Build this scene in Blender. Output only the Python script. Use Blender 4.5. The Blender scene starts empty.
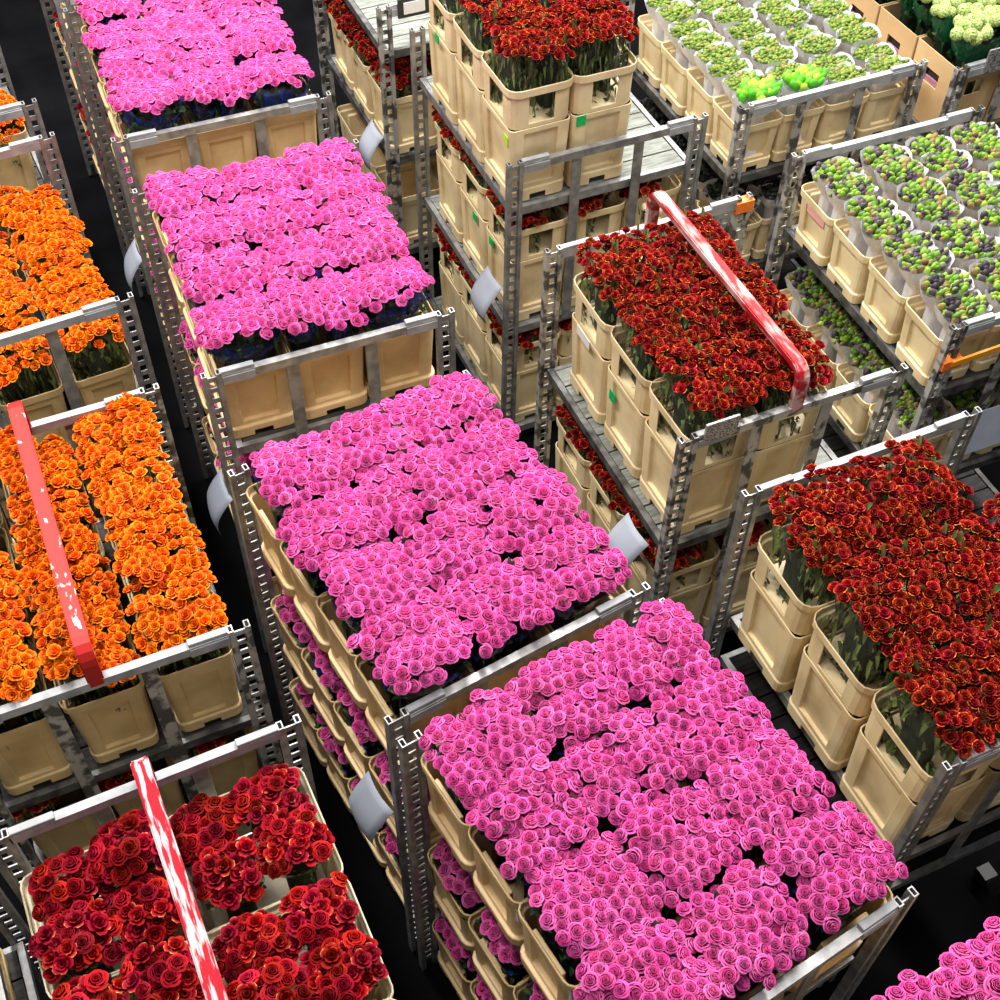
import bpy, bmesh, math, random
from mathutils import Vector, Matrix, Euler
R = random.Random(7)
SC = bpy.context.scene
C = SC.collection
PI = math.pi
HB = 2.05                      # height of the trolley end rails above the floor

# ------------------------------------------------------------------ materials
def nmat(name):
    m = bpy.data.materials.new(name); m.use_nodes = True
    nt = m.node_tree
    for n in list(nt.nodes): nt.nodes.remove(n)
    out = nt.nodes.new('ShaderNodeOutputMaterial')
    return m, nt, out
def N(nt, kind, **kw):
    n = nt.nodes.new(kind)
    for k, v in kw.items():
        if k in n.inputs: n.inputs[k].default_value = v
        else: setattr(n, k, v)
    return n
def ramp(nt, fac, stops):
    r = nt.nodes.new('ShaderNodeValToRGB')
    el = r.color_ramp.elements
    while len(el) < len(stops): el.new(0.5)
    for e, (p, c) in zip(el, stops): e.position = p; e.color = (*c, 1)
    nt.links.new(fac, r.inputs[0]); return r.outputs[0]
def surf(name, c1, c2, rough=.5, metal=0, scale=8, stops=(.35, .65), bump=0, spec=.5, detail=6, stretch=None):
    m, nt, out = nmat(name)
    tc = N(nt, 'ShaderNodeTexCoord')
    src = tc.outputs['Object']
    oi = N(nt, 'ShaderNodeObjectInfo')
    add = N(nt, 'ShaderNodeVectorMath', operation='ADD')
    sc = N(nt, 'ShaderNodeVectorMath', operation='SCALE'); sc.inputs[0].default_value = (13, 7, 5)
    nt.links.new(oi.outputs['Random'], sc.inputs['Scale'])
    nt.links.new(src, add.inputs[0]); nt.links.new(sc.outputs[0], add.inputs[1])
    src = add.outputs[0]
    if stretch:
        mp = N(nt, 'ShaderNodeMapping'); mp.inputs['Scale'].default_value = stretch
        nt.links.new(src, mp.inputs[0]); src = mp.outputs[0]
    nz = N(nt, 'ShaderNodeTexNoise', Scale=scale, Detail=detail)
    nt.links.new(src, nz.inputs['Vector'])
    col = ramp(nt, nz.outputs['Fac'], [(stops[0], c1), (stops[1], c2)])
    p = N(nt, 'ShaderNodeBsdfPrincipled', Roughness=rough, Metallic=metal)
    p.inputs['Specular IOR Level'].default_value = spec
    nt.links.new(col, p.inputs['Base Color'])
    if bump:
        b = N(nt, 'ShaderNodeBump', Strength=bump, Distance=.01)
        nt.links.new(nz.outputs['Fac'], b.inputs['Height']); nt.links.new(b.outputs[0], p.inputs['Normal'])
    nt.links.new(p.outputs[0], out.inputs[0])
    return m
def petal(name, stops, hue=.02, val=.25, trans=.35, rough=.55, sat=.015, cool=.15):
    """petal colour runs from the claw to the lip along the stored petal coordinate"""
    m, nt, out = nmat(name)
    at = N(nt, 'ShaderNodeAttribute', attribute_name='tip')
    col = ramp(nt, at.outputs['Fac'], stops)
    oi = N(nt, 'ShaderNodeObjectInfo')
    hs = N(nt, 'ShaderNodeHueSaturation')
    def rng(inp, lo, hi, mul):
        a = N(nt, 'ShaderNodeMath', operation='MULTIPLY'); a.inputs[1].default_value = mul
        f = N(nt, 'ShaderNodeMath', operation='FRACT')
        nt.links.new(oi.outputs['Random'], a.inputs[0]); nt.links.new(a.outputs[0], f.inputs[0])
        r = N(nt, 'ShaderNodeMapRange'); r.inputs['To Min'].default_value = lo; r.inputs['To Max'].default_value = hi
        nt.links.new(f.outputs[0], r.inputs['Value']); nt.links.new(r.outputs[0], hs.inputs[inp])
    rng('Hue', .5 - hue * cool, .5 + hue, 1); rng('Value', 1 - val, 1 + val * .6, 7.31); rng('Saturation', 1 - sat, 1, 3.77)
    nt.links.new(col, hs.inputs['Color'])
    p = N(nt, 'ShaderNodeBsdfPrincipled', Roughness=rough); p.inputs['Specular IOR Level'].default_value = .06
    t = N(nt, 'ShaderNodeBsdfTranslucent')
    mx = N(nt, 'ShaderNodeMixShader', Fac=trans)
    nt.links.new(hs.outputs[0], p.inputs['Base Color']); nt.links.new(hs.outputs[0], t.inputs[0])
    nt.links.new(p.outputs[0], mx.inputs[1]); nt.links.new(t.outputs[0], mx.inputs[2])
    nt.links.new(mx.outputs[0], out.inputs[0])
    return m
def film(name, col, alpha, rough=.2, print_col=None):
    m, nt, out = nmat(name)
    p = N(nt, 'ShaderNodeBsdfPrincipled', Roughness=rough); p.inputs['Base Color'].default_value = (*col, 1)
    tr = N(nt, 'ShaderNodeBsdfTransparent')
    mx = N(nt, 'ShaderNodeMixShader')
    tc = N(nt, 'ShaderNodeTexCoord'); nz = N(nt, 'ShaderNodeTexNoise', Scale=9, Detail=4)
    nt.links.new(tc.outputs['Object'], nz.inputs['Vector'])
    r = N(nt, 'ShaderNodeMapRange'); r.inputs['From Min'].default_value = .35; r.inputs['From Max'].default_value = .65
    r.inputs['To Min'].default_value = alpha[0]; r.inputs['To Max'].default_value = alpha[1]
    nt.links.new(nz.outputs['Fac'], r.inputs['Value']); nt.links.new(r.outputs[0], mx.inputs[0])
    if print_col:
        n2 = N(nt, 'ShaderNodeTexNoise', Scale=6, Detail=2); nt.links.new(tc.outputs['Object'], n2.inputs['Vector'])
        c = ramp(nt, n2.outputs['Fac'], [(.5, col), (.58, print_col)]); nt.links.new(c, p.inputs['Base Color'])
    nt.links.new(tr.outputs[0], mx.inputs[1]); nt.links.new(p.outputs[0], mx.inputs[2]); nt.links.new(mx.outputs[0], out.inputs[0])
    return m

M = {}
M['cream'] = surf('cream_plastic', (.56, .40, .20), (.88, .72, .43), .42, scale=5, stops=(.22, .58), bump=.05)
M['tan'] = surf('tan_plastic', (.52, .33, .14), (.82, .60, .32), .45, scale=5, stops=(.25, .6), bump=.05)
M['bucket'] = surf('sand_plastic', (.46, .31, .12), (.72, .55, .28), .5, scale=5, stops=(.25, .6), bump=.05)
M['white_crate'] = surf('ivory_plastic', (.55, .44, .26), (.86, .77, .56), .5, scale=7, stops=(.28, .55), bump=.05)
M['carton'] = surf('card', (.55, .36, .17), (.68, .47, .24), .8, scale=3)
M['steel'] = surf('galvanised_steel', (.22, .22, .225), (.42, .42, .42), .45, .6, scale=18, stops=(.35, .65), bump=.05)
M['bright'] = surf('bright_steel', (.24, .25, .26), (.40, .41, .42), .7, .15, scale=12, stops=(.3, .6))
M['worn'] = surf('stained_steel', (.11, .105, .10), (.52, .51, .49), .5, .5, scale=16, stops=(.44, .54), bump=.1)
M['dark_steel'] = surf('dark_steel', (.06, .06, .06), (.24, .24, .235), .4, .6, scale=14, stops=(.35, .65))
M['deck_shaded'] = surf('shaded_board', (.018, .018, .017), (.06, .06, .055), .7, .0, scale=10, stretch=(1, 6, 1), bump=.1)  # board colour darkened to stand in for light falling off low down
M['deck_deep_shade'] = surf('deep_shade_board', (.006, .006, .006), (.016, .016, .015), .8, .0, scale=10, stretch=(1, 6, 1), spec=.1)  # near-black colour paints in the deep shade under the near red trolley
M['deck'] = surf('weathered_board', (.12, .125, .11), (.26, .28, .25), .6, .0, scale=10, stretch=(1, 6, 1), bump=.1)
M['paper'] = surf('paper', (.30, .33, .41), (.38, .41, .49), .7, scale=2)
M['ink'] = surf('ink', (.10, .11, .16), (.16, .17, .22), .7)
M['white_card'] = surf('white_card', (.75, .75, .74), (.85, .85, .84), .6)
M['black'] = surf('black_plastic', (.015, .015, .015), (.03, .03, .03), .4)
M['green_tag'] = surf('green_sticker', (.0, .42, .10), (.0, .5, .13), .5)
M['lime_tag'] = surf('lime_sticker', (.5, .75, .05), (.58, .8, .1), .5)
M['orange_tag'] = surf('orange_tape', (.85, .16, .02), (.9, .24, .03), .5)
M['orange_band'] = surf('orange_band', (.85, .30, .01), (.95, .42, .03), .4)
M['pink_tag'] = surf('pink_sticker', (.80, .35, .30), (.85, .45, .40), .5)
M['mauve'] = surf('mauve_card', (.30, .12, .17), (.42, .2, .26), .6)
M['red_bar'] = surf('worn_red_paint', (.58, .42, .38), (.42, .014, .010), .5, scale=22, stops=(.34, .37), stretch=(1, .5, 1), spec=.25)
M['red_bar_dull'] = surf('rubbed_red_paint', (.55, .36, .34), (.36, .010, .014), .5, scale=18, stops=(.44, .56), stretch=(1, .25, 1), spec=.25)
M['red_bar_white'] = surf('scraped_red_paint', (.44, .38, .39), (.36, .012, .022), .7, scale=40, stops=(.46, .53), stretch=(1.5, .20, 1), spec=.1)
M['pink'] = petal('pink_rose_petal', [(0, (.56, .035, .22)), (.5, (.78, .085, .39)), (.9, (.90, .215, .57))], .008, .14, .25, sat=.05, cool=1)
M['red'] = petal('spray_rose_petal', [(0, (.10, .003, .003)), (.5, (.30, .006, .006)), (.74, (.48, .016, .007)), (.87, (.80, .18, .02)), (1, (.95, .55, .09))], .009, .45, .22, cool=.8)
M['orange'] = petal('orange_spray_petal', [(0, (.55, .045, .002)), (.5, (.86, .125, .001)), (1, (1.0, .29, .005))], .013, .2, .2)
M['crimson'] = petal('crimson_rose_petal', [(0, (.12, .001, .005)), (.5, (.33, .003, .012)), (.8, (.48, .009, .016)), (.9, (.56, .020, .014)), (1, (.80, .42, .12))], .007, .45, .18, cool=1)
M['white_fl'] = petal('snowball_floret', [(0, (.26, .40, .06)), (.6, (.52, .62, .22)), (1, (.72, .76, .42))], .015, .12, .35)
def budmat(name, cols):
    m, nt, out = nmat(name)
    g = N(nt, 'ShaderNodeNewGeometry')
    r = nt.nodes.new('ShaderNodeValToRGB'); r.color_ramp.interpolation = 'CONSTANT'
    el = r.color_ramp.elements
    while len(el) < len(cols): el.new(.5)
    for e, (p, c) in zip(el, cols): e.position = p; e.color = (*c, 1)
    nt.links.new(g.outputs['Random Per Island'], r.inputs[0])
    p = N(nt, 'ShaderNodeBsdfPrincipled', Roughness=.5); nt.links.new(r.outputs[0], p.inputs['Base Color'])
    t = N(nt, 'ShaderNodeBsdfTranslucent'); nt.links.new(r.outputs[0], t.inputs[0])
    mx = N(nt, 'ShaderNodeMixShader', Fac=.25)
    nt.links.new(p.outputs[0], mx.inputs[1]); nt.links.new(t.outputs[0], mx.inputs[2]); nt.links.new(mx.outputs[0], out.inputs[0])
    return m
M['bud_green'] = budmat('green_buds', [(0, (.11, .19, .02)), (.3, (.17, .27, .03)), (.55, (.24, .32, .05)), (.8, (.28, .25, .06)), (.93, (.07, .15, .02))])
M['bud_bright'] = budmat('bright_buds', [(0, (.10, .50, .02)), (.4, (.24, .66, .03)), (.75, (.48, .75, .06))])
M['bud_mixed'] = budmat('mixed_buds', [(0, (.045, .03, .045)), (.28, (.11, .24, .015)), (.52, (.22, .38, .03)), (.72, (.26, .17, .06)), (.82, (.11, .07, .10)), (.92, (.36, .5, .06))])
M['bud_dark'] = budmat('dark_buds', [(0, (.015, .02, .012)), (.4, (.03, .05, .02)), (.8, (.04, .03, .04))])
M['leaf'] = surf('leaf', (.010, .035, .012), (.035, .10, .025), .4, scale=6)
M['leaf_olive'] = surf('olive_leaf', (.045, .075, .018), (.17, .23, .07), .4, scale=6)
M['core'] = surf('stem_mass', (.006, .013, .006), (.014, .026, .010), .7)
M['film_blue'] = film('blue_printed_film', (.02, .03, .10), (.45, .9), .15, (.015, .05, .34))
M['film_clear'] = film('clear_film', (.40, .43, .36), (.01, .11), .1)
M['film_paper'] = film('white_sleeve', (.80, .80, .86), (.86, .98), .45, (.86, .86, .90))
M['film_green'] = film('green_sleeve', (.01, .16, .07), (.6, .9), .25)
M['kraft'] = film('amber_sleeve', (.42, .28, .10), (.25, .6), .3)
M['floor'] = surf('black_concrete', (.002, .002, .0025), (.005, .005, .006), .9, scale=2, spec=.04)

# ------------------------------------------------------------------ mesh tools
class MB:
    def __init__(s): s.v = []; s.f = []; s.t = []; s.m = []
    def add(s, vs, fs, t=None, mi=0):
        o = len(s.v); s.v += [tuple(v) for v in vs]; s.f += [tuple(i + o for i in f) for f in fs]
        s.t += list(t) if t else [0.0] * len(vs); s.m += [mi] * len(fs)
    def box(s, x0, x1, y0, y1, z0, z1, mi=0):
        s.add([(x, y, z) for z in (z0, z1) for y in (y0, y1) for x in (x0, x1)],
              [(0, 2, 3, 1), (4, 5, 7, 6), (0, 1, 5, 4), (2, 6, 7, 3), (0, 4, 6, 2), (1, 3, 7, 5)], mi=mi)
    def tube(s, x0, x1, y0, y1, z0, z1, th=.004, dep=.05):
        """upright tube, open at the top"""
        a = [(x0, y0), (x1, y0), (x1, y1), (x0, y1)]
        b = [(x0 + th, y0 + th), (x1 - th, y0 + th), (x1 - th, y1 - th), (x0 + th, y1 - th)]
        vs = [(*p, z0) for p in a] + [(*p, z1) for p in a] + [(*p, z1) for p in b] + [(*p, z1 - dep) for p in b]
        fs = [(3, 2, 1, 0)]
        for i in range(4):
            j = (i + 1) % 4
            fs += [(i, j, 4 + j, 4 + i), (4 + i, 4 + j, 8 + j, 8 + i), (8 + i, 8 + j, 12 + j, 12 + i)]
        s.add(vs, fs + [(12, 13, 14, 15)])
    def mesh(s, name, mats, smooth=False, tip=False):
        me = bpy.data.meshes.new(name); me.from_pydata(s.v, [], s.f)
        for m in (mats if isinstance(mats, (list, tuple)) else [mats]): me.materials.append(m)
        if any(s.m): me.polygons.foreach_set('material_index', s.m)
        if smooth: me.polygons.foreach_set('use_smooth', [True] * len(s.f))
        if tip:
            a = me.attributes.new('tip', 'FLOAT', 'POINT'); a.data.foreach_set('value', s.t)
        me.update(); return me
def bevel(me, off=.004, seg=1, ang=35):
    bm = bmesh.new(); bm.from_mesh(me)
    es = [e for e in bm.edges if len(e.link_faces) == 2 and e.calc_face_angle(0) > math.radians(ang)]
    bmesh.ops.bevel(bm, geom=es, offset=off, segments=seg, affect='EDGES', clamp_overlap=True)
    bm.to_mesh(me); bm.free(); me.update(); return me

def ob(name, me, parent=None, loc=(0, 0, 0), rot=(0, 0, 0), scale=(1, 1, 1), label=None):
    o = bpy.data.objects.new(name, me); C.objects.link(o)
    if parent: o.parent = parent
    o.location = loc; o.rotation_euler = rot; o.scale = scale
    if label: o['label'] = label
    return o
def tag(o, label, cat, group=None):
    o['label'] = label; o['category'] = cat
    if group: o['group'] = group
    return o

# ------------------------------------------------------------------ crates
def crate_shell(name, w, d, h, taper, rows, cells, mat, ucuts=(.16, .32, .68, .84), rad=.03, th=.006, bev=.0035):
    """rows: list of (z, outward offset); cells: {(seg index in ucuts, row): inward depth or None for an opening}"""
    us = [0] + list(ucuts) + [1]
    per = []                                        # (corner anchor x, y, normal x, y, side seg or None)
    hw, hd = w / 2, d / 2
    sides = [((-hw + rad, -hd), (hw - rad, -hd), (0, -1)), ((hw, -hd + rad), (hw, hd - rad), (1, 0)),
             ((hw - rad, hd), (-hw + rad, hd), (0, 1)), ((-hw, hd - rad), (-hw, -hd + rad), (-1, 0))]
    for si, (a, b, n) in enumerate(sides):
        for k, u in enumerate(us):
            per.append((a[0] + (b[0] - a[0]) * u, a[1] + (b[1] - a[1]) * u, n, k if k < len(us) - 1 else None))
        n2 = sides[(si + 1) % 4][2]; cx = b[0] - n[0] * rad; cy = b[1] - n[1] * rad
        for q in (1, 2):
            an = PI / 6 * q; nx = n[0] * math.cos(an) + n2[0] * math.sin(an); ny = n[1] * math.cos(an) + n2[1] * math.sin(an)
            per.append((cx + nx * rad, cy + ny * rad, (nx, ny), None))
    P = len(per); bm = bmesh.new()
    def pt(j, k, dep):
        x, y, n, _ = per[j % P]; z, off = rows[k]
        s = taper + (1 - taper) * z / h
        return Vector((x * s + n[0] * (off - dep), y * s + n[1] * (off - dep), z))
    def cell(j, k):
        sg = per[j % P][3]
        return 0 if sg is None else cells.get((sg, k), 0)
    def quad(*ps):
        try: bm.faces.new([bm.verts.new(p) for p in ps])
        except ValueError: pass
    K = len(rows) - 1
    for j in range(P):
        nj = per[j][2]; nn = per[(j + 1) % P][2]
        for k in range(K):
            dpt = cell(j, k)
            if dpt is None: continue
            quad(pt(j, k, dpt), pt(j + 1, k, dpt), pt(j + 1, k + 1, dpt), pt(j, k + 1, dpt))
            d2 = cell(j + 1, k)
            if d2 is not None and d2 != dpt: quad(pt(j + 1, k, dpt), pt(j + 1, k, d2), pt(j + 1, k + 1, d2), pt(j + 1, k + 1, dpt))
            if k < K - 1:
                d3 = cell(j, k + 1)
                if d3 is not None and d3 != dpt: quad(pt(j, k + 1, dpt), pt(j + 1, k + 1, dpt), pt(j + 1, k + 1, d3), pt(j, k + 1, d3))
    bot = [bm.verts.new(pt(j, 1, 0.012) ) for j in range(P)]
    bmesh.ops.remove_doubles(bm, verts=[v for v in bm.verts if v not in set(bot)], dist=1e-5)
    sh = list(bm.faces)
    bm.faces.new(bot[::-1])
    bmesh.ops.recalc_face_normals(bm, faces=sh)
    bmesh.ops.solidify(bm, geom=sh, thickness=th)
    es = [e for e in bm.edges if len(e.link_faces) == 2 and e.calc_face_angle(0) > math.radians(50)]
    bmesh.ops.bevel(bm, geom=es, offset=bev, segments=1, affect='EDGES', clamp_overlap=True)
    me = bpy.data.meshes.new(name); bm.to_mesh(me); bm.free()
    me.materials.append(mat); me.update()
    return me
def panel(r0, r1, dep): return {(s, k): dep for s in (1, 2, 3) for k in range(r0, r1)}
def low_crate(name, w, d, h, mat, taper=.88, dep=.016, flange=.008):
    rows = [(0, flange), (.028, flange), (.06, flange), (.064, 0), (.085, 0), (h * .80, 0), (h - .045, 0), (h - .043, .010), (h, .010)]
    c = panel(4, 5, dep); c[(2, 0)] = None
    return crate_shell(name, w, d, h, taper, rows, c, mat)
def tall_body(name, w, d, h, mat):
    rows = [(0, .006), (.035, .006), (.07, .006), (.074, 0), (.10, 0), (h * .93, 0), (h, 0)]
    c = panel(4, 5, .016); c[(2, 0)] = None
    return crate_shell(name, w, d, h, .90, rows, c, mat)
def tall_collar(name, w, d, h, mat):
    rows = [(0, 0), (.012, 0), (.025, 0), (h - .044, 0), (h - .042, .012), (h, .012)]
    c = panel(2, 3, None)
    for s in (1, 2, 3): c[(s, 2)] = None
    return crate_shell(name, w, d, h, .97, rows, c, mat, ucuts=(.2, .32, .68, .8), rad=.05)
def carton_mesh(name, w, d, h, mat):
    rows = [(0, 0), (.02, 0), (h * .55, 0), (h * .75, 0), (h, 0)]
    c = {(2, 2): None}
    return crate_shell(name, w, d, h, .95, rows, c, mat, rad=.006, th=.006, bev=.001)
TB = .43
CR = {
    'pink': dict(me=low_crate('pink_crate', .325, .290, .40, M['tan'], taper=.88, dep=.020, flange=.016), h=.40, w=.325, d=.290),
    'mid': dict(me=low_crate('mid_crate', .325, .355, .40, M['cream'], taper=.9), h=.40, w=.325, d=.355),
    'tall': dict(me=tall_body('tall_crate', .325, .36, TB, M['cream']), collar=tall_collar('crate_collar', .325, .36, .65 - TB, M['cream']), h=.65, w=.325, d=.36),
    'bucket': dict(me=low_crate('bucket', .275, .30, .45, M['bucket'], taper=.84, dep=.014), h=.45, w=.275, d=.30),
    'green': dict(me=low_crate('small_crate', .262, .285, .31, M['cream'], taper=.86), h=.31, w=.262, d=.285),
    'ivory': dict(me=low_crate('ivory_crate', .47, .42, .32, M['white_crate'], taper=.9), h=.32, w=.47, d=.42),
    'carton': dict(me=carton_mesh('carton', .33, .34, .42, M['carton']), h=.42, w=.33, d=.34),
}
tg = MB(); tg.box(-.5, .5, -.5, .5, -.5, .5)
UNIT = {k: tg.mesh('patch_' + k, M[k]) for k in ('green_tag', 'lime_tag', 'white_card', 'ink', 'mauve', 'pink_tag', 'black', 'orange_tag', 'orange_band')}

# ------------------------------------------------------------------ flowers
def patch(mb, ang, wid, prof, tfun, nu=4, sag=.0, spiral=.0):
    """one petal: prof = list of (radius, height) from claw to lip; wid = half angle"""
    vs = []; ts = []; n = len(prof)
    for k, (r, z) in enumerate(prof):
        for i in range(nu + 1):
            u = i / nu * 2 - 1
            a = ang + wid * u
            e = abs(u) ** 2.2
            lip = k / (n - 1)
            r2 = r * (1 - .08 * e * lip) * (1 + spiral * u); z2 = z - sag * e * lip - spiral * .25 * u
            vs.append((r2 * math.cos(a), r2 * math.sin(a), z2)); ts.append(tfun(lip, u))
    fs = [(k * (nu + 1) + i, k * (nu + 1) + i + 1, (k + 1) * (nu + 1) + i + 1, (k + 1) * (nu + 1) + i) for k in range(n - 1) for i in range(nu)]
    mb.add(vs, fs, ts)
def rose_mesh(name, mat, seed, openness=1.0):
    """unit rose, 1 across, seen mostly from above: a rolled heart, then whorls of curling petals"""
    r = random.Random(seed); mb = MB()
    nn = 10
    vs = [(0, 0, -.42)] + [(.40 * math.cos(2 * PI * i / nn), .40 * math.sin(2 * PI * i / nn), -.05) for i in range(nn)] + [(.2 * math.cos(2 * PI * i / nn), .2 * math.sin(2 * PI * i / nn), -.36) for i in range(nn)]
    fs = []
    for i in range(nn):
        j = (i + 1) % nn
        fs += [(0, 1 + nn + j, 1 + nn + i), (1 + nn + i, 1 + nn + j, 1 + j, 1 + i)]
    fs.append(tuple(range(1, nn + 1)))
    mb.add(vs, fs, [.0] + [.15] * nn + [.1] * nn)
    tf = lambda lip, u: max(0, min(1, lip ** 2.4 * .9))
    whorls = [(3, .075, .47, .0), (3, .145, .45, .005), (4, .235, .41, .015), (5, .33, .33, .045), (5, .40, .21, .10)]
    a0 = r.random() * 6
    for n, rad, top, curl in whorls:
        a0 += .7
        for i in range(n):
            a = a0 + 2 * PI * i / n + r.uniform(-.12, .12)
            tp = top + r.uniform(-.035, .035); rd = rad * r.uniform(.92, 1.10)
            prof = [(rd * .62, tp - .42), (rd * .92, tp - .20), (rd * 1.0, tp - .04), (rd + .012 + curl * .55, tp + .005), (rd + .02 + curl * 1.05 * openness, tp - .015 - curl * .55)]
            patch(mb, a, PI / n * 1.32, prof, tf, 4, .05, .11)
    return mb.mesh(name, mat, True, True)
def bloom_mesh(name, mat, seed, spiky=1.0, yellow=.5):
    """unit spray bloom: a cup of pointed petals round a small knot"""
    r = random.Random(seed); mb = MB()
    nn = 7
    vs = [(0, 0, -.45)] + [(.34 * math.cos(2 * PI * i / nn), .34 * math.sin(2 * PI * i / nn), -.02) for i in range(nn)]
    mb.add(vs, [(0, 1 + (i + 1) % nn, 1 + i) for i in range(nn)] + [tuple(range(1, nn + 1))], [.1] * (nn + 1))
    a0 = r.random() * 6
    for n, rad, top, curl in [(3, .13, .34, .02), (4, .27, .28, .08), (5, .40, .16, .16)]:
        a0 += .9
        for i in range(n):
            a = a0 + 2 * PI * i / n + r.uniform(-.2, .2); k = r.uniform(.9, 1.15)
            w = PI / n * 1.1
            y = r.random() < yellow; c0 = r.uniform(.2, .6)
            tf = (lambda lip, u, y=y, c0=c0: min(1, lip * (.74 if not y else 1.22) * (.8 + .2 * abs(u)) + (c0 - .45) * .3))
            vs = []; ts = []
            prof = [(rad * .6, top - .35, .8), (rad, top - .10, 1.0), (rad * 1.05 + curl * .5, top, .8), (rad + curl * 1.3 * spiky, top + .03 - curl * .3, .34)]
            for q, (rr, z, ww) in enumerate(prof):
                for u in (-1, 0, 1):
                    aa = a + w * u * ww
                    vs.append((k * rr * math.cos(aa), k * rr * math.sin(aa), z - .03 * abs(u))); ts.append(max(0, tf(q / 3, u)))
            fs = [(q * 3 + i, q * 3 + i + 1, q * 3 + 4 + i, q * 3 + 3 + i) for q in range(3) for i in range(2)]
            mb.add(vs, fs, ts)
    return mb.mesh(name, mat, True, True)
def snowball_mesh(name, mat, seed):
    r = random.Random(seed); mb = MB()
    n = 46
    for i in range(n):
        z = 1 - 1.75 * (i + .5) / n; ph = i * 2.39996
        s = math.sqrt(max(0, 1 - z * z)); d = Vector((s * math.cos(ph), s * math.sin(ph), z))
        t1 = d.orthogonal().normalized(); t2 = d.cross(t1); c = d * .42; a0 = r.random() * 6
        vs = [c + d * .06] + [c + (t1 * math.cos(a0 + q * PI / 2.5) + t2 * math.sin(a0 + q * PI / 2.5)) * .13 + d * r.uniform(-.03, .05) for q in range(5)]
        mb.add(vs, [(0, 1 + q, 1 + (q + 1) % 5) for q in range(5)], [r.uniform(.1, .5)] + [r.uniform(.5, 1)] * 5)
    vs = []; k = 8
    for a in range(5):
        th = PI * (a / 4)
        for b in range(k): vs.append((.40 * math.sin(th) * math.cos(2 * PI * b / k), .40 * math.sin(th) * math.sin(2 * PI * b / k), .40 * math.cos(th)))
    mb.add(vs, [(a * k + b, (a + 1) * k + b, (a + 1) * k + (b + 1) % k, a * k + (b + 1) % k) for a in range(4) for b in range(k)], [.15] * len(vs))
    return mb.mesh(name, mat, False, True)
def sup(a, n=3.0):
    c, s = math.cos(a), math.sin(a)
    return (math.copysign(abs(c) ** (2 / n), c), math.copysign(abs(s) ** (2 / n), s))
def sleeve_mesh(name, mat, seed, wave=.08, bottom=.48):
    """unit sleeve: footprint -1..1, height -1 (foot) to 0 (lip)"""
    r = random.Random(seed); mb = MB(); n = 28
    ph = [r.random() * 6 for _ in range(4)]
    vs = []
    for k in range(7):
        f = (0, .25, .5, .68, .8, .9, 1)[k]
        for i in range(n):
            a = 2 * PI * i / n; x, y = sup(a)
            s = bottom + (1 - bottom) * max(0, (f - .68) / .32) ** .6 + .02 * math.sin(5 * a + ph[0] + f * 3) + .015 * math.sin(9 * a + ph[1])
            z = -1 + f + (wave * (math.sin(3 * a + ph[2]) + .6 * math.sin(7 * a + ph[3])) if k == 6 else 0)
            vs.append((x * s, y * s, z))
    mb.add(vs, [(k * n + i, k * n + (i + 1) % n, (k + 1) * n + (i + 1) % n, (k + 1) * n + i) for k in range(6) for i in range(n)])
    return mb.mesh(name, mat, True)
def foliage_mesh(name, mats, seed, n=70, size=.34, spill=0.0, low=.30, core=1.0):
    """unit leaf mass: footprint -1..1, height -1..0; a stem mass inside and leaves round and over it"""
    r = random.Random(seed); mb = MB(); k = 14; vs = []
    for q, (s, z) in enumerate([(.5, -1), (.52, -.5), (.56, -.3), (.80, -.18), (.55, -.1)]):
        for i in range(k):
            x, y = sup(2 * PI * i / k); vs.append((x * s * core, y * s * core, z))
    mb.add(vs, [(q * k + i, q * k + (i + 1) % k, (q + 1) * k + (i + 1) % k, (q + 1) * k + i) for q in range(4) for i in range(k)] + [tuple(range(4 * k, 5 * k))], mi=1)
    for i in range(n):
        a = r.random() * 2 * PI; rr = math.sqrt(r.random())
        if i % 2: rr = r.uniform(.72, .95)
        x, y = sup(a); z = -r.random() ** 1.3 * .75 - .02
        nar = 1 if z > -low else .50
        if rr < .7: z = -r.uniform(.02, .2)
        p = Vector((x * rr * nar, y * rr * nar, z))
        d = Vector((x + r.uniform(-.7, .7), y + r.uniform(-.7, .7), r.uniform(-.5, .9))).normalized()
        L = size * r.uniform(.7, 1.2); sd = d.cross(Vector((0, 0, 1)) + Vector((r.uniform(-.4, .4), r.uniform(-.4, .4), 0))).normalized() * L * .27
        up = sd.cross(d).normalized() * L * .10
        q = [p, p + d * L * .35 + sd + up, p + d * L * .35 - sd + up, p + d * L * .38, p + d * L * .75 + sd * .7 - up * .2, p + d * L * .75 - sd * .7 - up * .2, p + d * L * .78 - up, p + d * L - up * 2]
        lim = 1.0 + spill
        fl = lambda z: (lim if z > -.26 else .90) if z > -low else .55
        q = [Vector((max(-fl(v.z), min(fl(v.z), v.x)), max(-fl(v.z), min(fl(v.z), v.y)), max(-.97, min(.12, v.z)))) for v in q]
        mb.add(q, [(0, 3, 1), (0, 2, 3), (1, 3, 6, 4), (3, 2, 5, 6), (4, 6, 7), (6, 5, 7)])
    return mb.mesh(name, mats, True)
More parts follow.
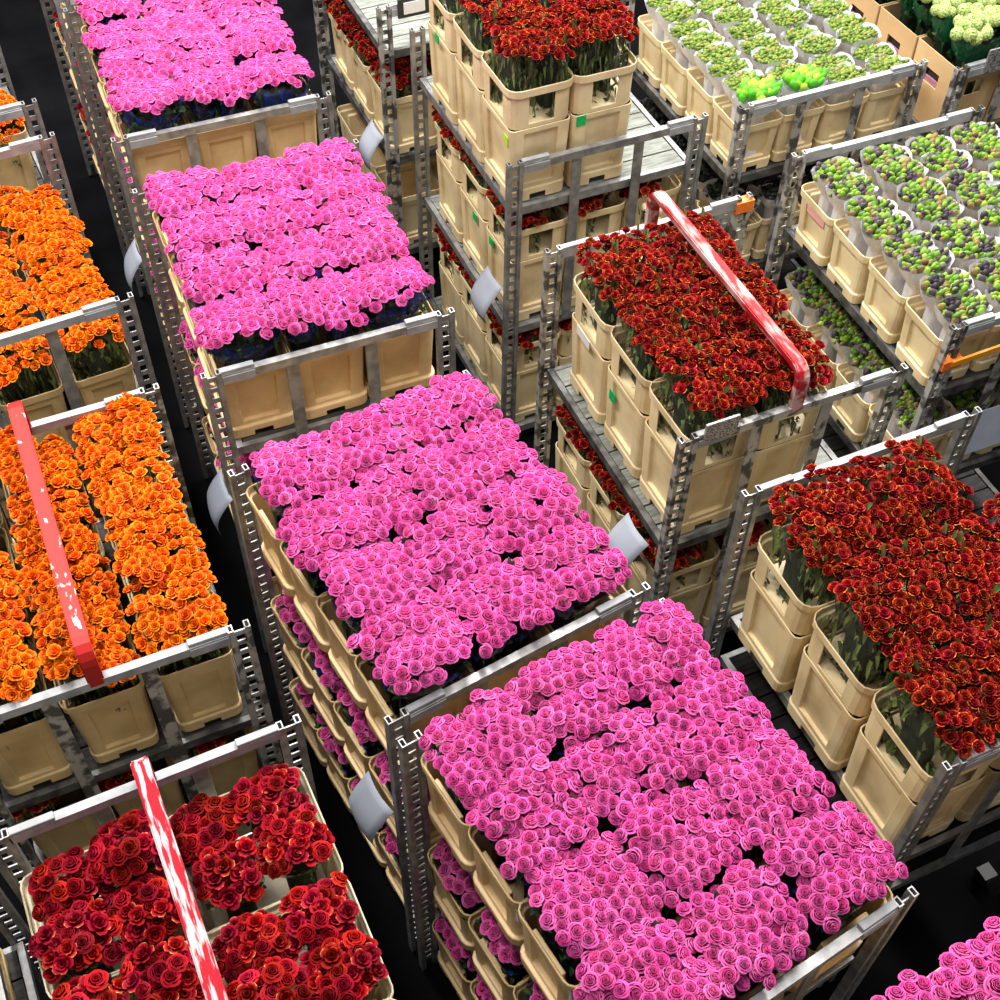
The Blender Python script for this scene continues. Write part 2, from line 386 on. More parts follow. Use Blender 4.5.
def buds_mesh(name, mat, seed, n=64, size=.17, long=1.0):
    """unit head of small buds, footprint -1..1, filling a sleeve mouth"""
    r = random.Random(seed); mb = MB()
    for i in range(n):
        a = i * 2.39996 + r.uniform(-.3, .3); rr = math.sqrt((i + .5) / n) * .9
        x, y = math.cos(a) * rr, math.sin(a) * rr
        h = .10 * (1 - rr * rr) + r.uniform(-.10, .10)
        s = size * r.uniform(.75, 1.2); tx, ty = x * .5 + r.uniform(-.35, .35), y * .5 + r.uniform(-.35, .35)
        vs = []
        for (f, z) in ((.45, -.9), (1, -.2), (.85, .5), (.3, .95)):
            for q in range(6):
                an = q * PI / 3
                vs.append((x + s * f * math.cos(an) + tx * s * z, y + s * f * math.sin(an) + ty * s * z, h + s * z * long))
        mb.add(vs, [(k * 6 + q, k * 6 + (q + 1) % 6, k * 6 + 6 + (q + 1) % 6, k * 6 + 6 + q) for k in range(3) for q in range(6)] + [(18, 19, 20, 21, 22, 23)])
    return mb.mesh(name, mat, True)
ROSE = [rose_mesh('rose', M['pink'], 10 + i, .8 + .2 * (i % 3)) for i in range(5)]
CRIM = [rose_mesh('crimson_rose', M['crimson'], 30 + i, .9 + .5 * (i % 3)) for i in range(4)] + [bloom_mesh('crimson_bloom', M['crimson'], 36 + i, .9, .18) for i in range(4)]
SPRAY = [bloom_mesh('spray_bloom', M['red'], 50 + i, .55, .24 + .08 * i) for i in range(6)]
ORNG = [bloom_mesh('orange_bloom', M['orange'], 70 + i, .7, .5) for i in range(5)]
SNOW = [snowball_mesh('snowball', M['white_fl'], 90 + i) for i in range(3)]
FOL = [foliage_mesh('foliage', [M['leaf'], M['core']], 100 + i) for i in range(4)]
FOLO = [foliage_mesh('foliage', [M['leaf_olive'], M['core']], 110 + i, 230, .27, 0, .50, .78) for i in range(4)]
SLV = {'blue': [sleeve_mesh('sleeve', M['film_blue'], 120 + i, .10) for i in range(3)],
       'clear': [sleeve_mesh('sleeve', M['film_clear'], 125 + i, .05) for i in range(3)],
       'paper': [sleeve_mesh('sleeve', M['film_paper'], 130 + i, .03, .45) for i in range(3)],
       'green': [sleeve_mesh('sleeve', M['film_green'], 135 + i, .06) for i in range(3)],
       'kraft': [sleeve_mesh('sleeve', M['kraft'], 140 + i, .05) for i in range(3)]}
BUDS = {'g': [buds_mesh('buds', M['bud_green'], 150 + i, 130, .115) for i in range(3)],
        'b': [buds_mesh('buds', M['bud_bright'], 155 + i, 34, .24, 1.5) for i in range(2)],
        'm': [buds_mesh('buds', M['bud_mixed'], 160 + i, 74, .165, 1.25) for i in range(4)],
        'd': [buds_mesh('buds', M['bud_dark'], 170 + i, 40, .2) for i in range(2)]}
KIND = {
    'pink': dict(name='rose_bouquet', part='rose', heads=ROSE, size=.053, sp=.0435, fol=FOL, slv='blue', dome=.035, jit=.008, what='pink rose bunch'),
    'red': dict(name='spray_rose_bouquet', part='blossom', heads=SPRAY, size=.043, sp=.0325, fol=FOLO, slv='clear', dome=.03, jit=.016, what='dark red spray rose bunch'),
    'orange': dict(name='spray_rose_bouquet', part='blossom', heads=ORNG, size=.043, sp=.0335, fol=FOLO, slv='clear', dome=.03, jit=.012, what='orange spray rose bunch'),
    'crimson': dict(name='rose_bouquet', part='rose', heads=CRIM, size=.055, sp=.043, fol=FOL, slv='kraft', dome=.04, jit=.012, what='crimson rose bunch'),
    'white': dict(name='snowball_bouquet', part='flower_head', heads=SNOW, size=.072, sp=.054, fol=FOL, slv='green', dome=.03, jit=.015, what='white green snowball flower bunch'),
}
def heads_at(ax, ay, sp, r):
    pts = []; ph = r.random() * PI; c, s = math.cos(ph), math.sin(ph)
    ox, oy = r.random() * sp, r.random() * sp
    m = int(2 * max(ax, ay) / sp) + 3
    for j in range(-m, m + 1):
        for i in range(-m, m + 1):
            x = (i + .5 * (j % 2)) * sp + ox; y = j * sp * .866 + oy
            x, y = x * c - y * s + r.gauss(0, sp * .10), x * s + y * c + r.gauss(0, sp * .10)
            q = (abs(x / ax) ** 3.2 + abs(y / ay) ** 3.2)
            if q < 1: pts.append((x, y, q))
    return pts
def bunch(kind, label, group, loc, rz, ax, ay, rise, depth, size=1.0, slv=True, spread=1.0):
    """loc = middle of the crate mouth; heads stand `rise` above it, stems reach `depth` below"""
    K = KIND[kind]; r = R
    root = ob(K['name'], None, None, (loc[0], loc[1], loc[2] - depth), (0, 0, rz))
    tag(root, label, 'flowers', group)
    base = depth + rise
    tot = depth + rise - .02
    ob('foliage', r.choice(K['fol']), root, (0, 0, base - .015), (0, 0, r.choice((0, PI))), (ax * .97, ay * .97, tot * .96))
    if slv: ob('sleeve', r.choice(SLV[K['slv']]), root, (0, 0, base - .03), (0, 0, r.choice((0, PI))), (ax * 1.0, ay * 1.0, tot * .92))
    for x, y, q in heads_at(ax * spread, ay * spread, K['sp'] * size, r):
        if kind in ('red', 'orange') and r.random() < .07: continue
        z = base + K['dome'] * (1 - q) + r.gauss(0, K['jit'])
        tl = .5 * min(1, q) + r.uniform(0, .25); q = min(q, 1); an = math.atan2(y / ay, x / ax) + r.uniform(-.4, .4)
        ax3 = Vector((-math.sin(an), math.cos(an), 0))
        rot = (Matrix.Rotation(tl, 3, ax3) @ Matrix.Rotation(r.random() * 6.28, 3, 'Z')).to_euler()
        s = K['size'] * size * r.uniform(.88, 1.14)
        ob(K['part'], r.choice(K['heads']), root, (x, y, z), rot, (s, s, s))
    return root

# ------------------------------------------------------------------ trolley parts (shared meshes)
POST_T = HB + .015
def post_mesh(mat):
    mb = MB()
    mb.tube(-.040, -.020, -.016, .016, .02, POST_T); mb.tube(.020, .040, -.016, .016, .02, POST_T)
    mb.box(-.020, -.0145, -.006, -.001, .02, POST_T - .02); mb.box(.0145, .020, -.006, -.001, .02, POST_T - .02)
    z = POST_T - .02
    while z > .1: mb.box(-.0146, .0146, -.006, -.001, z - .026, z); z -= .060
    return mb.mesh('post', mat)
def rail_mesh(mat):                                   # 1 long along X, centred
    mb = MB(); mb.box(-.5, .5, -.016, .016, -.042, .0)
    return mb.mesh('end_rail', mat)
def upright_mesh(mat):
    mb = MB(); mb.box(-.027, .027, -.005, .005, -1.1, -.04); return bevel(mb.mesh('upright', mat), .002)
def bracket_mesh(mat):
    mb = MB(); mb.box(-.07, .07, -.012, .0155, -.03, .018); mb.box(-.07, .07, -.02, -.016, -.05, -.006); return bevel(mb.mesh('bracket', mat), .003)
def shelf_mesh(W, L, mat, edge):
    mb = MB(); y = -L / 2 + .02
    n = int(L / .115); st = (L - .04) / n
    for i in range(n): mb.box(-W / 2 + .02, W / 2 - .02, y + i * st + .005, y + (i + 1) * st - .005, -.018, 0)
    for s in (-1, 1): mb.box(s * W / 2 - .014, s * W / 2 + .014, -L / 2, L / 2, -.045, .004, 1)
    for s in (-1, 1): mb.box(-W / 2, W / 2, s * (L / 2 - .012) - .012, s * (L / 2 - .012) + .012, -.045, .003, 1)
    return mb.mesh('shelf', [mat, edge])
def tow_mesh(L, up, mat, wd=.028, th=.018):
    """flat bar bent up from one end rail, along the trolley, and down to the other"""
    pts = [(-L / 2, -.03)]; r = .06
    for q in range(5):
        a = PI - q * PI / 8; pts.append((-L / 2 + r + r * math.cos(a), up - r + r * math.sin(a)))
    for q in range(5):
        a = PI / 2 - q * PI / 8; pts.append((L / 2 - r + r * math.cos(a), up - r + r * math.sin(a)))
    pts.append((L / 2, -.03)); mb = MB(); vs = []
    for i, (y, z) in enumerate(pts):
        a = pts[max(0, i - 1)]; b = pts[min(len(pts) - 1, i + 1)]
        t = Vector((b[0] - a[0], b[1] - a[1])).normalized(); n = Vector((-t.y, t.x))
        for sx, sn in ((-1, -1), (1, -1), (1, 1), (-1, 1)): vs.append((sx * wd, y + n.x * sn * th, z + n.y * sn * th))
    k = len(pts); fs = [(i * 4 + j, i * 4 + (j + 1) % 4, i * 4 + 4 + (j + 1) % 4, i * 4 + 4 + j) for i in range(k - 1) for j in range(4)]
    mb.add(vs, fs + [(3, 2, 1, 0), (4 * k - 4, 4 * k - 3, 4 * k - 2, 4 * k - 1)])
    return bevel(mb.mesh('tow_bar', mat), .005, 2, 60)
def caster_mesh():
    mb = MB(); n = 16
    for s in (-1, 1): pass
    vs = [(s * .016, .045 * math.cos(2 * PI * i / n), .045 + .045 * math.sin(2 * PI * i / n)) for s in (-1, 1) for i in range(n)]
    mb.add(vs, [tuple(range(n))[::-1], tuple(range(n, 2 * n))] + [(i, (i + 1) % n, n + (i + 1) % n, n + i) for i in range(n)])
    mb.box(-.026, -.02, -.03, .03, .03, .10); mb.box(.02, .026, -.03, .03, .03, .10); mb.box(-.035, .035, -.035, .035, .095, .105)
    return mb.mesh('caster', M['black'])
PM = {k: dict(post=post_mesh(M[k]), up=upright_mesh(M[k])) for k in ('steel', 'worn')}
RM = {k: rail_mesh(M[k]) for k in ('steel', 'bright', 'worn')}
BR = bracket_mesh(M['bright']); CA = caster_mesh()

class Trolley:
    def __init__(s, phrase, label, corner, pos, yaw, W, L, decks, front='steel', back=None, post='steel', tow=None, up=True, posts='FfBb', sw=.02, deckm='deck_shaded', tow_up=.15):
        """corner: which corner pos gives (l/r + f/b)"""
        s.phrase = phrase; s.yaw = math.radians(yaw); s.W = W; s.L = L
        ca, sa = math.cos(s.yaw), math.sin(s.yaw)
        dx = W / 2 * (1 if corner[0] == 'l' else -1); dy = L / 2 * (1 if corner[1] == 'f' else -1)
        s.cx = pos[0] + ca * dx - sa * dy; s.cy = pos[1] + sa * dx + ca * dy; s.ca = ca; s.sa = sa
        s.decks = decks
        root = s.root = ob('flower_trolley', None, None, (s.cx, s.cy, 0), (0, 0, s.yaw))
        tag(root, label, 'trolley', 'flower auction trolleys')
        for c, x, y in (('F', -1, -1), ('f', 1, -1), ('B', -1, 1), ('b', 1, 1)):
            if c in posts: ob('post', PM[post]['post'], root, (x * W / 2, y * (L / 2 - .0), 0))
        for x in (-1, 1):
            for y in (-1, 1): ob('caster', CA, root, (x * (W / 2 - .08), y * (L / 2 - .1), 0))
        for side, mt in ((-1, front), (1, back)):
            if not mt: continue
            ob('end_rail', RM[mt], root, (0, side * L / 2, HB), (0, 0, 0), (W - .07, 1, 1))
            if up:
                for x in (-.17, .17): ob('upright', PM[post]['up'], root, (x * W, side * L / 2, HB))
            for x in (-1, 1): ob('bracket', BR, root, (x * (W / 2 - .11), side * L / 2, HB), (0, 0, 0 if side < 0 else PI))
        for z in decks: ob('shelf', shelf_mesh(W - sw, L - .035, M[deckm], M['steel' if post == 'steel' else 'dark_steel']), root, (0, 0, HB + z))
        if tow: ob('tow_bar', tow_mesh(L, tow_up, M[tow]), root, (0, 0, HB), label='red painted tow bar with scuffs')
    def w(s, x, y, z): return (s.cx + s.ca * x - s.sa * y, s.cy + s.sa * x + s.ca * y, HB + z)

ROWS = {1: ['only'], 2: ['front', 'back'], 3: ['front', 'middle', 'back'], 4: ['front', 'second', 'third', 'back'], 5: ['front', 'second', 'third', 'fourth', 'back']}
COLS = {1: ['single'], 2: ['left', 'right'], 3: ['left', 'middle', 'right'], 4: ['left', 'second', 'third', 'right'], 5: ['left', 'second', 'third', 'fourth', 'right']}
def crate(T, kind, lx, ly, z, label, jit=.004):
    K = CR[kind]
    x, y, zz = T.w(lx + R.uniform(-jit, jit) * .6, ly + R.uniform(-jit, jit), z)
    yaw = T.yaw + R.uniform(-.012, .012)
    nm = 'carton_box' if kind == 'carton' else 'flower_crate'
    o = ob(nm, K['me'], None, (x, y, zz + .007), (0, 0, yaw)); tag(o, label, 'box' if kind == 'carton' else 'crate', 'flower crates on the trolleys')
    if 'collar' in K: ob('collar', K['collar'], o, (0, 0, TB - .002))
    return o
CNAME = {'pink': 'tan plastic flower crate', 'tall': 'cream crate with open windowed collar', 'bucket': 'sand-coloured flower bucket', 'mid': 'cream low flower crate', 'green': 'small cream flower crate', 'ivory': 'shallow ivory crate', 'carton': 'brown cardboard flower box'}
def fill(T, ck, fk, deck, nx, ny, x0, y0, px, py, rise, layout='auto', level='top', cols=None, rows=None, size=1.0, skip=(), lower=False, spread=1.12, sink=None):
    """crates in nx columns (from the left) and ny rows (from the front); x0,y0 = middle of the front left one"""
    K = CR[ck]; out = {}
    if lower: spread = 1.25 if fk == 'red' else .95
    for j in range(ny):
        for i in range(nx):
            if cols is not None and i not in cols and not (rows and j in rows): continue
            if (i, j) in skip: continue
            lx, ly = x0 + i * px, y0 + j * py
            where = f"{ROWS[ny][j]}-row {COLS[nx][i]}"
            if lower: where += f" {level}"
            o = crate(T, ck, lx, ly, deck, f"{CNAME[ck]}, {where}" + ("" if lower else " top-deck") + f" of {T.phrase}")
            out[(i, j)] = o
            zz = deck + K['h'] - .01; hw, hd = K['w'] / 2, K['d'] / 2
            if fk is None: continue
            rot = (i + j) % 2 if layout == 'auto' else layout
            for q in ((-1, 1) if not lower else (-1,)):
                if rot: cx, cy, ax, ay = q * hw * .47, 0, hw * .50, hd * .97; ps = 'left' if q < 0 else 'right'
                else: cx, cy, ax, ay = 0, q * hd * .47, hw * .97, hd * .50; ps = 'front' if q < 0 else 'back'
                if lower: cx, cy, ax, ay = (-hw * .38, 0, hw * .6, hd * .95); ps = 'left'
                dz = sink(i, j, q) if sink else 0
                jx, jy = R.uniform(-.012, .012), R.uniform(-.012, .012)
                p = T.w(lx + cx + jx, ly + cy + jy, zz + R.uniform(-.022, .022))
                lab = (f"{KIND[fk]['what']} in {where} crate, {T.phrase}" if lower else f"{KIND[fk]['what']} at {ps} of {where} crate, {T.phrase}")
                bunch(fk, lab, f"{KIND[fk]['what']}es on {T.phrase}", p, T.yaw + R.uniform(-.05, .05), ax, ay, rise + dz + R.uniform(-.012, .012), K['h'] - .05, size, spread=spread)
    return out

# ------------------------------------------------------------------ the hall
fl = MB(); fl.box(-12, 14, -6, 18, -.05, 0)
f = ob('floor', fl.mesh('floor', M['floor'])); f['kind'] = 'structure'

wl = MB(); wl.box(-12, 14, 18, 18.2, -.05, 9.5)
f = ob('wall_back', wl.mesh('wall_back', M['paper'])); f['kind'] = 'structure'

# ---- pink column
A = Trolley('farthest pink trolley', 'steel trolley of pink roses farthest up the long pink row', 'lf', (.70, 5.58), -3.5, 1.03, 1.27, [-.48, -1.22, -1.9], sw=.12)
B = Trolley('second pink trolley from back', 'steel trolley of pink roses second from the back of the pink row', 'lf', (.606, 3.845), -3.5, 1.02, 1.30, [-.48, -1.22, -1.9], sw=.12)
D0 = Trolley('third pink trolley from back', 'steel trolley of pink roses in the middle of the picture', 'lf', (.674, 2.06), 6, .985, 1.25, [-.48, -1.22, -1.9], sw=.10)
D = Trolley('nearest full pink trolley', 'steel trolley of large pink roses nearest the viewer in the pink row', 'lb', (.682, 1.962), 6.5, 1.0, 1.25, [-.48, -1.22, -1.9], sw=.11)
E = Trolley('cut-off pink trolley in corner', 'dim trolley of pink roses cut off by the bottom corner', 'lb', (1.38, .60), 6, 1.0, 1.25, [-.55, -1.3], posts='Ff')
Z = Trolley('trolley behind farthest pink one', 'trolley behind the farthest pink trolley, cut off by the top of the picture', 'lf', (.76, 7.02), -2, 1.0, 1.27, [-.48, -1.22, -1.9], sw=.12)
for dk, lv in ((-.48, 'upper-deck'), (-1.22, 'middle-deck'), (-1.9, 'bottom-deck')): fill(Z, 'pink', 'crimson', dk, 3, 4, -.325, -.447, .325, .298, .10, cols=(0,), level=lv, lower=True)
for T, sz in ((A, .97), (B, .97), (D0, .98), (D, .93)):
    cr = fill(T, 'pink', 'pink', -.48, 3, 4, -.325, -.447, .325 if T is not D else .338, .298, .16, size=sz)
    fill(T, 'pink', 'pink', -1.22, 3, 4, -.325, -.447, .325, .298, .07, cols=(0,), level='middle-deck', lower=True)
    fill(T, 'pink', 'pink', -1.9, 3, 4, -.325, -.447, .325, .298, .07, cols=(0,), level='bottom-deck', lower=True)
    for (i, j) in (((0, 1),) if T is not D else ((0, 2), (0, 1))):
        o = cr[(i, j)]
        t = ob('label_card', UNIT['white_card'], o, (-.150, -.115, .27), (0, -.06, 0), (.004, .05, .10), label='small white label card')
        for q in range(3): ob('print', UNIT['ink'], t, (-.4, 0, -.2 + q * .2), (0, 0, 0), (.4, .6, .06))
fill(E, 'pink', 'pink', -.48, 3, 1, -.325, .46, .325, .31, .16, size=1.05)

# ---- left column
I0 = Trolley('trolley behind orange ones', 'trolley at the far left edge behind the orange flowers', 'rf', (.371, 6.07), 1, 1.0, 1.26, [-.62, -1.3, -1.9], front='bright', back=None)
F = Trolley('farther orange trolley', 'trolley of orange spray roses at the left edge with a pinkish back rail', 'rf', (.412, 4.45), 1.2, 1.0, 1.30, [-.86, -1.5], front='bright', back='bright')
G = Trolley('orange trolley under red bar', 'trolley of orange spray roses crossed by a worn red tow bar', 'rb', (.357, 3.87), -1.9, 1.0, 1.25, [-.63, -1.3, -1.9], front='bright', back='bright', post='worn', tow='red_bar')
H = Trolley('crimson rose trolley', 'trolley of crimson roses crossed by a scraped red and white tow bar', 'rb', (.344, 2.19), -.4, .95, 1.26, [-.55, -1.3, -1.9], front='bright', back='bright', tow='red_bar_white')
J = Trolley('dark trolley at left edge', 'shadowed trolley at the left edge beside the crimson roses', 'rb', (-.80, 2.45), 0, 1.0, 1.26, [-.62, -1.2], front=None, back=None)
fill(I0, 'bucket', 'orange', -.62, 3, 1, -.33, -.445, .32, .31, .05)
fill(F, 'bucket', 'orange', -.86, 3, 4, -.325, -.46, .325, .305, .19, skip=[(0, 0), (0, 1), (0, 2), (0, 3)], spread=1.2)
fill(G, 'bucket', 'orange', -.62, 3, 4, -.325, -.445, .325, .30, .17, layout=1, spread=1.2, sink=lambda i, j, q: -.10 if (i == 1 and q > 0) else 0)
fill(G, 'bucket', 'red', -1.3, 3, 4, -.33, -.44, .325, .31, .12, cols=(), rows=(0,), level='lower-deck', lower=True)
hc = fill(H, 'ivory', None, -.55, 2, 3, -.235, -.475, .47, .43, .05)
for (i, j) in hc:
    for u in (-1, 1):
        for v in (-1, 1):
            p = H.w(-.235 + i * .47 + u * .108 + R.uniform(-.015, .015), -.475 + j * .43 + v * .098 + R.uniform(-.012, .012), -.24 + R.uniform(-.03, .03))
            bunch('crimson', f"crimson rose bunch in {'front' if v < 0 else 'back'} {'left' if u < 0 else 'right'} quarter of {ROWS[3][j]}-row {COLS[2][i]} ivory crate", 'crimson rose bunches', p, R.uniform(-.3, .3), .100, .092, .09 + R.uniform(-.02, .02), .26, spread=1.08)
fill(J, 'bucket', None, -.62, 3, 4, -.33, -.46, .32, .31, .1, cols=(2,))
fill(J, 'bucket', None, -1.2, 3, 4, -.33, -.46, .32, .31, .1, cols=(2,), level='lower-deck', lower=True)

# ---- dark red column
Sx = Trolley('trolley behind high-stacked one', 'steel trolley behind the high-stacked dark red trolley, top shelf bare', 'lf', (2.33, 6.17), -2, 1.0, 1.27, [-.28, -1.0, -1.72], post='worn', deckm='deck')
Rr = Trolley('high-stacked red trolley', 'steel trolley with dark red spray roses stacked above its rail in tall crates', 'lf', (2.36, 4.60), -2.2, 1.015, 1.29, [-.28, -1.09, -1.9], deckm='deck')
Mm = Trolley('dark red trolley under bar', 'steel trolley of dark red spray roses crossed by a red tow bar', 'lb', (2.235, 3.955), -2, .99, 1.24, [-.73, -1.62], deckm='deck', tow_up=.19, back='bright', post='worn', tow='red_bar_dull', front='worn')
Nn = Trolley('near dark red trolley', 'steel trolley of dark red spray roses at the right edge nearest the viewer', 'lb', (2.27, 2.38), -1.5, 1.03, 1.25, [-.84, -1.15], back='bright', sw=.12, deckm='deck_deep_shade')
rc = fill(Rr, 'tall', 'red', -.28, 2, 3, -.355, -.425, .335, .362, .17, layout=1)
rl = fill(Rr, 'tall', 'red', -1.09, 3, 3, -.33, -.425, .33, .365, .045, cols=(0,), rows=(0,), level='middle-deck', lower=True)
fill(Rr, 'tall', 'red', -1.9, 3, 3, -.33, -.425, .33, .365, .045, cols=(0,), rows=(0,), level='bottom-deck', lower=True)
fill(Sx, 'mid', 'red', -1.0, 3, 3, -.33, -.42, .33, .37, .10, cols=(0,), rows=(0,), level='middle-deck', lower=True)
fill(Sx, 'mid', None, -1.72, 3, 3, -.33, -.42, .33, .37, .03, cols=(0,), rows=(0,), level='bottom-deck', lower=True)
mc = fill(Mm, 'tall', 'red', -.73, 2, 3, -.285, -.40, .335, .365, .17, layout=1, spread=1.15)
fill(Mm, 'tall', 'red', -1.62, 3, 3, -.32, -.40, .33, .37, .07, cols=(0,), rows=(0,), level='lower-deck', lower=True)
fill(Nn, 'tall', 'red', -.84, 3, 3, -.345, -.41, .335, .385, .27, layout=1, spread=1.22, skip=[(2, 2)])

# ---- green column
Oo = Trolley('pale green trolley', 'steel trolley of pale green bunches in white sleeves', 'lf', (3.63, 4.54), -2.4, 1.06, 1.29, [-.45, -1.12, -1.8], front='bright', post='worn')
Pp = Trolley('mixed green-purple trolley', 'steel trolley of green and purple bunches in white sleeves', 'lb', (3.65, 4.09), -3.2, 1.04, 1.31, [-.43, -1.12, -1.8], front='bright', back='bright', post='worn')
Tt = Trolley('snowball flower trolley', 'steel trolley of white green snowball flowers in the far corner', 'lf', (4.86, 4.36), -1, 1.0, 1.29, [-.45, -1.2, -1.92], front='bright', post='worn')
def sleeves(T, deck, nx, ny, x0, y0, px, py, bud, what, cols=None, rows=None, level=None):
    K = CR['green']; out = {}
    for j in range(ny):
        for i in range(nx):
            if cols is not None and i not in cols and not (rows and j in rows): continue
            lx, ly = x0 + i * px, y0 + j * py
            where = f"{ROWS[ny][j]}-row {COLS[nx][i]}" + (f" {level}" if level else '')
            out[(i, j)] = crate(T, 'green', lx, ly, deck, f"{CNAME['green']}, {where}" + ("" if level else " top-deck") + f" of {T.phrase}", .006)
            for q in (-1, 1):
                b = 'b' if (bud == 'g' and j == 0 and i < 2 and q < 0) else bud
                w2 = 'bright green leafy bunch' if b == 'b' else what
                x, y, z = T.w(lx + R.uniform(-.006, .006), ly + q * .066, deck + .05)
                root = ob('sleeved_bunch', None, None, (x, y, z), (0, 0, T.yaw + R.uniform(-.08, .08)))
                tag(root, f"{w2} in white sleeve, {'front' if q < 0 else 'back'} half of {where} crate, {T.phrase}", 'flowers', f"sleeved bunches on {T.phrase}")
                top = K['h'] - .05 + .115 + R.uniform(-.012, .012)
                ob('sleeve', R.choice(SLV['paper']), root, (0, 0, top), (R.uniform(-.05, .05), R.uniform(-.05, .05), R.choice((0, PI))), (.124, .086, top))
                ob('flower_heads', R.choice(BUDS[b]), root, (0, 0, top - .012 + (.03 if b == 'b' else 0)), (0, 0, R.choice((0, PI))), (.121, .083, .10))
    return out
sleeves(Oo, -.45, 4, 4, -.39, -.475, .268, .29, 'g', 'pale green bunch')
sleeves(Oo, -1.12, 4, 4, -.39, -.475, .268, .29, 'd', 'dark bunch', cols=(0,), rows=(0,), level='lower-deck')
pc = sleeves(Pp, -.43, 4, 4, -.40, -.47, .268, .300, 'm', 'green-purple bunch')
sleeves(Pp, -1.12, 4, 4, -.40, -.47, .268, .300, 'm', 'green-purple bunch', cols=(0,), rows=(0,), level='lower-deck')
tc = fill(Tt, 'carton', 'white', -.45, 3, 3, -.33, -.44, .335, .35, .20, layout=0, spread=1.15)
fill(Tt, 'tall', None, -1.2, 3, 3, -.33, -.42, .335, .37, .1, cols=(), rows=(0,), level='lower-deck', lower=True)
for (i, j), o in tc.items():
    if i == 0: ob('insert_card', UNIT['mauve'], o, (-.150, 0, .235), (0, 0, 0), (.01, .11, .06), label='mauve card behind the hand hole')
    if i == 0: ob('hand_hole_shade', UNIT['black'], o, (-.135, 0, .275), (0, 0, 0), (.012, .13, .09), label='black patch standing in for shade behind the hand hole')  # black slab added to imitate the shade inside the carton

# ---- stickers on crates
def stick(o, mat, x, y, z, rz, sx, sz, label):
    ob('sticker', UNIT[mat], o, (x, y, z), (0, 0, rz), (sx, .003, sz), label=label)

lf = PI / 2
stick(rc[(0, 0)], 'lime_tag', -.163, -.125, .36, lf, .05, .05, 'lime green sticker')
stick(rc[(1, 0)], 'green_tag', -.12, -.1805, .40, 0, .05, .055, 'green sticker')
stick(rc[(0, 2)], 'green_tag', -.1645, .02, .41, lf, .05, .05, 'green sticker')
stick(rl[(0, 1)], 'green_tag', -.1635, -.05, .38, lf, .05, .05, 'green sticker')
stick(rl[(0, 0)], 'green_tag', -.1635, .09, .38, lf, .05, .05, 'green sticker')
stick(mc[(0, 1)], 'green_tag', -.159, .10, .30, lf, .05, .06, 'green sticker')
stick(mc[(0, 2)], 'white_card', -.1645, .03, .405, lf, .13, .05, 'white paper label')
stick(pc[(0, 3)], 'pink_tag', -.1315, -.02, .245, lf, .15, .045, 'pink paper label')
def plate(T, name, mat, x, y, z, sx, sy, sz, label, rz=0): return ob(name, UNIT[mat] if mat in UNIT else tg.mesh('plate_' + mat, M[mat]), T.root, (x, y, HB + z), (0, 0, rz), (sx, sy, sz), label=label)
sp = plate(Sx, 'sign_holder', 'black', -.33, -.655, -.01, .19, .012, .11, 'black sign holder with white card')
ob('sign_card', UNIT['white_card'], sp, (0, -.6, 0), (0, 0, 0), (.66, .4, .62))
plate(Tt, 'notice_plate', 'worn', -.30, -.665, .02, .13, .010, .14, 'stained metal notice plate')
plate(Mm, 'notice_plate', 'worn', -.36, -.640, .03, .15, .010, .10, 'stained metal notice plate')
plate(Mm, 'tape', 'orange_tag', .495, .62, -.035, .095, .05, .06, 'orange tape round the post')
st = plate(Pp, 'strap', 'orange_band', -.02, -.685, -.17, .98, .012, .028, 'orange strap tied to the post'); st.rotation_euler = (0, -.05, 0)
plate(Pp, 'tape', 'orange_tag', -.50, -.657, -.205, .10, .055, .05, 'orange tape round the post')

# ---- hanging order sheets
def sheet(T, y, z, label, wd=.20, dr=.24, out=.09):
    mb = MB(); n, k = 5, 8; vs = []
    for q in range(k + 1):
        f = q / k; x = -out * math.sin(f * PI * .62) * 1.05; zz = -dr * f
        for i in range(n + 1): vs.append((x - .012 * math.sin(i / n * PI), (i / n - .5) * wd + f * .02, zz))
    mb.add(vs, [(q * (n + 1) + i, q * (n + 1) + i + 1, (q + 1) * (n + 1) + i + 1, (q + 1) * (n + 1) + i) for q in range(k) for i in range(n)])
    bm = bmesh.new(); me = mb.mesh('sheet', M['paper'], True); bm.from_mesh(me)
    bmesh.ops.solidify(bm, geom=list(bm.faces), thickness=.0015); bm.to_mesh(me); bm.free()
    o = ob('order_sheet', me, None, T.w(-T.W / 2 - .03, y, z), (0, 0, T.yaw)); tag(o, label, 'paper', 'order sheets hung on the trolleys')
sheet(A, -.45 * 1.0, -.80, 'pale blue paper sheet hanging in the aisle beside farthest pink trolley')
sheet(B, -.60, -.72, 'pale blue paper sheet hanging in the aisle beside the second pink trolley from back')
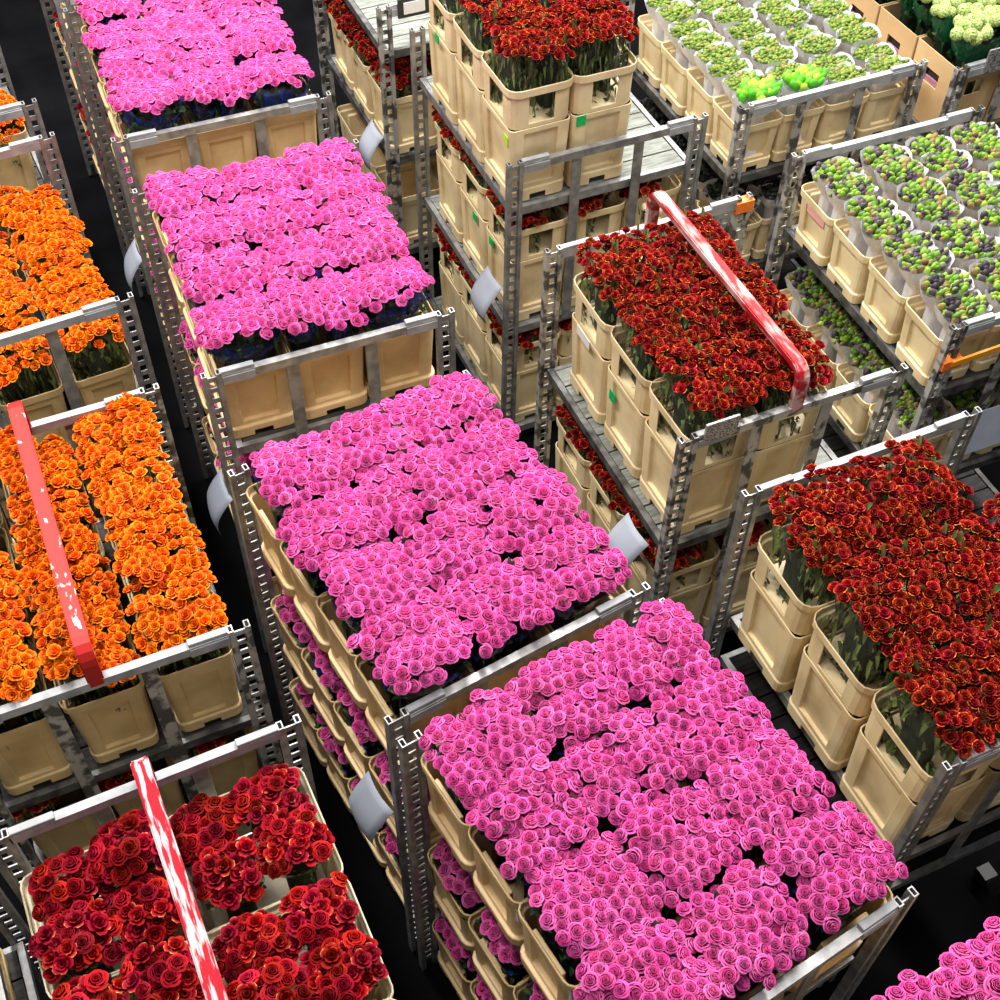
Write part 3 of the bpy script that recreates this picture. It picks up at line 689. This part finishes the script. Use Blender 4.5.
sheet(D0, -.48, -.74, 'pale blue paper sheet hanging low in the aisle beside the third pink trolley')
sheet(Rr, -.50, -.80, 'pale blue paper sheet hanging beside the high-stacked red trolley')
sheet(Mm, -.42, -.78, 'pale blue paper sheet hanging below the shelf of the dark red trolley under bar')
sheet(Sx, -.48, -.85, 'pale blue paper sheet hanging beside the trolley with a bare top shelf')

ps = ob('order_sheet', tg.mesh('front_sheet', M['paper']), None, (3.93, 2.70, HB - .72), (math.radians(-12), 0, Pp.yaw), (.30, .003, .24))
tag(ps, 'grey paper sheet hanging on the front of the mixed green-purple trolley', 'paper', 'order sheets hung on the trolleys')

# ------------------------------------------------------------------ light and camera
w = bpy.data.worlds.new('hall_light'); SC.world = w; w.use_nodes = True
w.node_tree.nodes['Background'].inputs[0].default_value = (.92, .96, 1.0, 1); w.node_tree.nodes['Background'].inputs[1].default_value = .20
def lamp(x, y, z, sx, sy, p, col=(1, .97, .93)):
    l = bpy.data.lights.new('hall_lamp', 'AREA'); l.shape = 'RECTANGLE'; l.size = sx; l.size_y = sy; l.energy = p; l.color = col
    o = bpy.data.objects.new('hall_lamp', l); C.objects.link(o); o.location = (x, y, z)
for x in (-.5, 3.0, 6.5):
    for y, p in ((2.2, 170), (5.5, 350), (9.0, 400)): lamp(x, y, 8.0, .7, 2.6, p)

cam = bpy.data.cameras.new('camera'); co = bpy.data.objects.new('camera', cam); C.objects.link(co)
X = Vector((.90025432, -.32811027, .28615697)); Y = Vector((-.4351459, -.69895338, .56754931)); Dn = Vector((-.01379162, .63545875, .77201164))
mw = Matrix(((X.x, -X.y, -X.z, 0), (Y.x, -Y.y, -Y.z, 0), (-Dn.x, Dn.y, Dn.z, 0), (0, 0, 0, 1)))
mw.translation = Vector((0, 0, HB + 1 / .2668))
co.matrix_world = mw
cam.sensor_width = 36; cam.lens = 36 * 1.287; cam.clip_end = 100
SC.camera = co
SC.view_settings.view_transform = 'Standard'; SC.view_settings.look = 'None'; SC.view_settings.gamma = 1
SC.view_settings.exposure = 0.15
